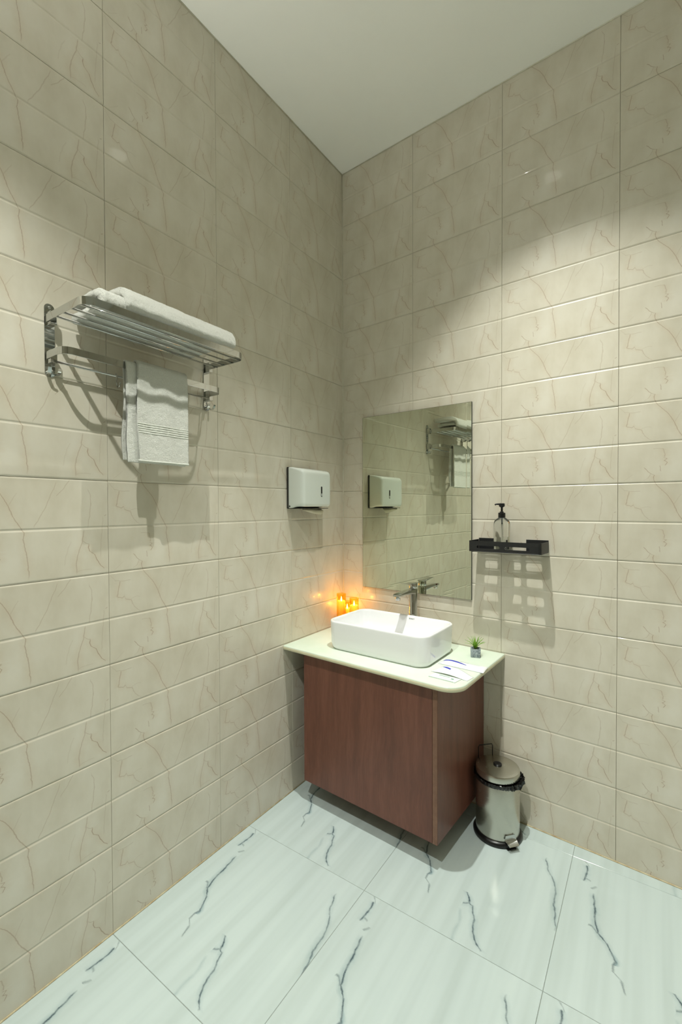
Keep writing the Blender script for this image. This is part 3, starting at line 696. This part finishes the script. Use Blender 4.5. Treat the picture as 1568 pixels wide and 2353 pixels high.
# hand towel over the bar
ht = thing('hand_towel', 'small white hand towel draped over the lower chrome bar', 'towel', (XB, -1.2330, 1.8535))
def flap(name, path, ya, yb, m, th, seed, lean=0, zlo=None):
    o = thick_path(resamp([Vector(p) for p in path], .006), th); bm = bmesh.new(); rings = []; ny = 60
    for j in range(ny+1):
        a = j/ny; s = 1
        ring_ = []
        for p in o:
            dep = max(0, -p.y)
            y = ya+(yb-ya)*a
            wob = .0022*math.sin(y*60+seed)*min(1, dep/.1)
            y2 = y+lean*dep*(1-a)+.004*math.sin(dep*25+seed)*(1-a)
            ring_.append((p.x+wob, y2, p.y))
        rings.append(ring_)
    loft(bm, rings); displace(bm, .0009, 55, seed, .0005); return from_bm(name, bm, m, ht, True)
flap('outer_layer', [(-.027, -.262), (-.024, -.13), (-.0165, -.03), (-.012, -.002), (-.004, .0105), (.005, .0105), (.0125, .001), (.0145, -.03), (.016, -.16), (.0155, -.303)], -.088, .097, M_TOWEL, .0065, 1)
flap('inner_layer', [(-.0175, -.300), (-.0165, -.15), (-.0095, -.02), (-.006, .0010), (-.002, .0032), (.002, .0032), (.006, .0010), (.0085, -.02), (.0085, -.308)], -.116, .092, M_TOWEL, .0040, 5)
for k, zc in enumerate((-.186, -.193, -.200, -.207, -.214)):
    bm = bmesh.new(); n = 40; rings = []
    for j in range(n+1):
        y = -.0875+.184*j/n; a = j/n
        wob = .0022*math.sin(y*60+1); zz = zc
        rings.append([(.0190+wob+dx, y+.004*math.sin(-zz*25+1)*(1-a), zz+dz) for dx, dz in ((0, -.0020), (.0010, -.0013), (.0010, .0013), (0, .0020))])
    loft(bm, rings); from_bm('woven_band', bm, M_TBAND, ht, True)
bm = bmesh.new(); rings = []
for j in range(41):
    y = -.088+.186*j/40; wob = .0022*math.sin(y*60+1); rings.append([(.0155+wob+.0052*math.cos(t_), y+.004*math.sin(.303*25+1)*(1-j/40), -.3035+.0040*math.sin(t_)) for t_ in [2*PI*i/10 for i in range(10)]])
loft(bm, rings); from_bm('hem', bm, M_TBAND, ht, True)

# ------------------------------------------------------------------ candles
def candle(loc, hg, hw, label, r=.0255):
    t = thing('candle_jar', label, 'candle', loc, 'candles in amber glass jars')
    bm = bmesh.new(); lathe(bm, [(.001, .0006), (r-.001, .0006), (r, .002), (r, hg), (r-.0012, hg+.0005), (r-.0022, hg), (r-.0022, .0042), (.001, .004)], 36, cap0=True, cap1=True)
    from_bm('glass_jar', bm, M_AMBER, t, True)
    rw = r-.0034
    bm = bmesh.new(); lathe(bm, [(.001, .0046), (rw, .0046), (rw, hw-.004), (rw-.002, hw), (rw-.008, hw-.003), (.001, hw-.006)], 32, cap0=True, cap1=True); from_bm('wax', bm, M_WAX, t, True)
    bm = bmesh.new(); lathe(bm, [(.0005, -.001), (.0030, .003), (.0042, .008), (.0036, .014), (.0020, .021), (.0004, .028)], 12, cap0=True, cap1=True)
    f = from_bm('flame', bm, M_FLAME, t, True); f.location = (0, 0, hw-.004)
    pl = bpy.data.lights.new('candle_light', 'POINT'); po_ = bpy.data.objects.new('candle_light', pl); C.objects.link(po_)
    po_.location = (loc[0], loc[1], loc[2]+hw+.014); pl.energy = .30; pl.color = (1, .55, .20); pl.shadow_soft_size = .006
    return t
candle((.076, -.132, ZT), .196, .158, 'tallest lit candle in an amber glass jar, nearest the left wall')
candle((.134, -.095, ZT), .172, .134, 'medium lit candle in an amber glass jar, right of the tallest one')
candle((.060, -.052, ZT), .140, .100, 'shortest lit candle in an amber glass jar, hidden in the corner behind the others')

# ------------------------------------------------------------------ potted plant
pp = thing('potted_plant', 'tiny spiky green plant in a grey cube pot on the countertop', 'plant', (.818, -.160, ZT))
bm = bmesh.new(); s = .0205
def sq(h, z): return [(x, y, z) for x, y in rrect(h, h, .004, 3)]
loft(bm, [sq(s-.001, .0006), sq(s, .003), sq(s+.001, .034), sq(s, .037), sq(s-.005, .037), sq(s-.006, .031)]); po = from_bm('pot', bm, M_POT, pp, angle=45)
po.rotation_euler = (0, 0, math.radians(18))
bm = bmesh.new(); lathe(bm, [(.015, .0312), (.008, .0345), (.001, .0355)], 14, cap1=True); from_bm('soil', bm, M_INK, pp, True)
random.seed(3)
for k in range(34):
    a = k*2.399+random.uniform(-.2, .2); f = (k+.5)/34; tilt = .15+.95*f; L = .050+.012*random.random()-.010*f
    bm = bmesh.new(); pts = []
    for i in range(6):
        q = i/5; th = tilt*(.35+.85*q); rr_ = .002+L*q*math.sin(th*.9); zz = .033+L*q*math.cos(th*.75)
        wd = .0026*(1-q)**.7*(1 if q else .8)+.0002
        pts.append((rr_, zz, wd))
    rings = []
    for r_, z_, wd in pts:
        c_, s_ = math.cos(a), math.sin(a)
        rings.append([(r_*c_-wd*s_, r_*s_+wd*c_, z_), (r_*c_+.0007*c_, r_*s_+.0007*s_, z_-.0008), (r_*c_+wd*s_, r_*s_-wd*c_, z_), (r_*c_, r_*s_, z_+.0004)])
    loft(bm, rings); from_bm('leaf', bm, M_LEAF, pp, True)

# ------------------------------------------------------------------ toiletries
def pouch(name, label, corners, zf, th, m, extra=None, n=18, wave=.0):
    """film pouch: bilinear quad, pillowed between its sealed ends"""
    A, B, Cc, D = [Vector(c) for c in corners]     # A-B long near edge, D-C long far edge
    cen = (A+B+Cc+D)/4; t = thing(name, label, 'toiletry', (cen.x, cen.y, ZT))
    bm = bmesh.new(); top = []; bot = []
    for i in range(n+1):
        u_ = i/n; rt_ = []; rb_ = []
        for j in range(9):
            v_ = j/8; p = (A*(1-u_)+B*u_)*(1-v_)+(D*(1-u_)+Cc*u_)*v_
            e = min(1, min(u_, 1-u_)/.10); bulge = th*math.sin(PI*v_)**.7*e**.8*(.75+.25*math.sin(u_*7))
            z_ = .0010+zf(u_, v_); rt_.append(bm.verts.new((p.x-cen.x, p.y-cen.y, z_+.0006+bulge))); rb_.append(bm.verts.new((p.x-cen.x, p.y-cen.y, z_)))
        top.append(rt_); bot.append(rb_)
    for i in range(n):
        for j in range(8):
            bm.faces.new((top[i][j], top[i+1][j], top[i+1][j+1], top[i][j+1])); bm.faces.new((bot[i][j], bot[i][j+1], bot[i+1][j+1], bot[i+1][j]))
        bm.faces.new((bot[i][0], bot[i+1][0], top[i+1][0], top[i][0])); bm.faces.new((bot[i][8], top[i][8], top[i+1][8], bot[i+1][8]))
    for j in range(8):
        bm.faces.new((bot[0][j], top[0][j], top[0][j+1], bot[0][j+1])); bm.faces.new((bot[n][j], bot[n][j+1], top[n][j+1], top[n][j]))
    from_bm('film_wrapper', bm, m, t, True)
    def surf(u_, v_, lift=.0009):
        p = (A*(1-u_)+B*u_)*(1-v_)+(D*(1-u_)+Cc*u_)*v_; e = min(1, min(u_, 1-u_)/.10)
        return (p.x-cen.x, p.y-cen.y, .0010+zf(u_, v_)+.0006+th*math.sin(PI*v_)**.7*e**.8*(.75+.25*math.sin(u_*7))+lift)
    return t, surf
def print_strip(t, surf, pts, wds, m, name='printed_mark'):
    bm = bmesh.new(); L = []; R = []
    n = 14; P = []
    for i in range(n+1):
        a = i/n*(len(pts)-1); k = min(int(a), len(pts)-2); f = a-k
        P.append((pts[k][0]*(1-f)+pts[k+1][0]*f, pts[k][1]*(1-f)+pts[k+1][1]*f, wds[k]*(1-f)+wds[k+1]*f))
    for u_, v_, w_ in P: L.append(bm.verts.new(surf(u_, v_-w_))); R.append(bm.verts.new(surf(u_, v_+w_)))
    for a, b in zip(range(n), range(1, n+1)): bm.faces.new((L[a], L[b], R[b], R[a]))
    o = from_bm(name, bm, m, t, True); md = o.modifiers.new('s', 'SOLIDIFY'); md.thickness = .0003
    return o
t, sf = pouch('toothbrush_pouch', 'white film pouch with blue print, the one nearer the plant', [(.716, -.338), (.910, -.348), (.906, -.270), (.724, -.272)], lambda u, v: .0005, .009, M_POUCH)
print_strip(t, sf, [(.06, .42), (.20, .60), (.42, .52), (.58, .42)], [.07, .12, .07, .02], M_BLUE)
print_strip(t, sf, [(.36, .955), (.56, .955)], [.035, .035], M_INK)
t, sf = pouch('toothbrush_pouch', 'white film pouch with blue print, lifted at one end, nearer the front edge', [(.727, -.440), (.884, -.459), (.892, -.410), (.746, -.364)], lambda u, v: .014*max(0, math.sin(PI*min(1, u*1.05)))**1.2*(.4+.6*v), .005, M_POUCH)
print_strip(t, sf, [(.12, .78), (.28, .62), (.42, .52)], [.05, .08, .06], M_BLUE)
t = thing('flat_sachet', 'small flat pale sachet with green print at the counter corner', 'toiletry', (.802, -.476, ZT)); t.rotation_euler = (0, 0, math.radians(-3.5))
bm = bmesh.new(); loft(bm, [[(x-.782, y+.422, z_) for x, y in ((.722, -.446), (.832, -.446), (.838, -.400), (.728, -.400))] for z_ in (.0008, .0024)]); from_bm('film_wrapper', bm, M_CARD, t)
def flatmark(parent, x0_, x1_, y0_, y1_, m):
    bm = bmesh.new(); box(bm, x0_-.782, x1_-.782, y0_+.422, y1_+.422, .0025, .0029); from_bm('printed_mark', bm, m, parent)
flatmark(t, .752, .795, -.4115, -.4085, M_TEAL); flatmark(t, .768, .792, -.428, -.414, M_CARD); flatmark(t, .806, .816, -.424, -.416, M_TEAL)
flatmark(t, .725, .826, -.4455, -.4445, M_TEAL)

# ------------------------------------------------------------------ pedal bin
bn = thing('pedal_bin', 'round brushed steel pedal bin with black base and liner beside the cabinet', 'bin', (.918, -.172, 0))
bm = bmesh.new(); lathe(bm, [(.094, .0006), (.100, .003), (.101, .012), (.096, .020), (.090, .022)], 48, cap0=True, cap1=True); from_bm('base', bm, M_BLACKP, bn, angle=50)
bm = bmesh.new(); lathe(bm, [(.0895, .0225), (.0900, .026), (.0900, .247), (.0890, .2490), (.0870, .249), (.0870, .0235)], 64, cap0=False); from_bm('bin_body', bm, M_STEEL, bn, angle=50)
bm = bmesh.new(); lathe(bm, [(.0905, .2615), (.0905, .2830), (.0885, .2870), (.070, .2905), (.018, .2945)], 64, cap1=True, cap0=True); from_bm('lid', bm, M_STEEL, bn, angle=50)
bm = bmesh.new(); lathe(bm, [(.018, .2948), (.018, .298), (.014, .2995), (.006, .2975), (.001, .2975)], 28, cap0=True, cap1=True); from_bm('lid_knob', bm, M_BLACKP, bn, True)
random.seed(11)
bm = bmesh.new(); rings = []
NB = 120; rnd = [random.random() for _ in range(NB)]
for kk, (rb, zb) in enumerate([(.0880, .2492), (.0915, .2520), (.0960, .2580), (.0975, .2560), (.0970, .2480), (.0930, .2400), (.0912, .2385)]):
    rg = []
    for i in range(NB):
        a = 2*PI*i/NB; side = max(0, math.cos(a-.25)); amp = .0016+.007*side**2
        wv = math.sin(i*1.9+kk*1.3)*.5+(rnd[(i*3+kk*17) % NB]-.5)
        rr_ = rb+(amp*wv*(0 if kk == 0 else 1)+.007*side**2*(kk > 1 and kk < 6)); rr_ = max(rr_, .0908) if kk else rr_
        rg.append((rr_*math.cos(a), rr_*math.sin(a), zb+(amp*.8*math.sin(i*2.7+kk) if kk > 1 else 0)-.010*side**2*(kk > 3)))
    rings.append(rg)
loft(bm, rings, False, False); from_bm('bin_liner', bm, M_BAG, bn, False)
dx, dy = .74, -.67; nrm = math.hypot(dx, dy); dx /= nrm; dy /= nrm; px_, py_ = -dy, dx
def bd(r_, s_, z_): return (dx*r_+px_*s_, dy*r_+py_*s_, z_)
bm = bmesh.new(); pth = [bd(.0915, 0, .052), bd(.0945, 0, .032), bd(.118, 0, .0290), bd(.1225, 0, .0250)]
sweep(bm, pth, [(-.021, -.0016), (.021, -.0016), (.021, .0016), (-.021, .0016)]); from_bm('pedal', bm, M_CHROME, bn, angle=40)
bm = bmesh.new(); loft(bm, [[bd(r_, s_, z_) for r_, s_ in ((.060, -.022), (.106, -.020), (.106, .020), (.060, .022))] for z_ in (.0004, .0042)]); from_bm('pedal_foot', bm, M_BLACKP, bn)
hd = []
for s_, z_ in [(-.034, .235), (-.034, .325), (-.030, .333), (.030, .333), (.034, .325), (.034, .235)]: hd.append((-dx*.0+(-.0905)+.0-0.0, 0, 0) and ((-.707*.0985)+(.707*s_), (.707*.0985*.86)+(.707*s_), z_))
bm = bmesh.new(); tube(bm, hd, .0019, 8, Vector((-.707, .707, .01))); from_bm('carry_handle', bm, M_BLACKP, bn, True)

# pieces that belong to a part hang under it
def under(thing_name, child, parent):
    for t_ in [o for o in C.objects if o.name.split('.')[0] == thing_name and o.parent is None]:
        ch = [o for o in t_.children if o.name.split('.')[0] == child]; pr = [o for o in t_.children if o.name.split('.')[0] == parent]
        for c_ in ch:
            if pr: c_.parent = pr[0]
under('soap_pump_bottle', 'nozzle', 'pump_head'); under('soap_pump_bottle', 'dip_tube', 'pump_head')
under('pedal_bin', 'lid_knob', 'lid'); under('pedal_bin', 'pedal_foot', 'base')
under('faucet', 'aerator', 'spout'); under('hand_towel', 'woven_band', 'outer_layer'); under('hand_towel', 'hem', 'outer_layer')
under('paper_towel_dispenser', 'paper_gauge', 'window_slot'); under('paper_towel_dispenser', 'hinge_screw', 'cover')
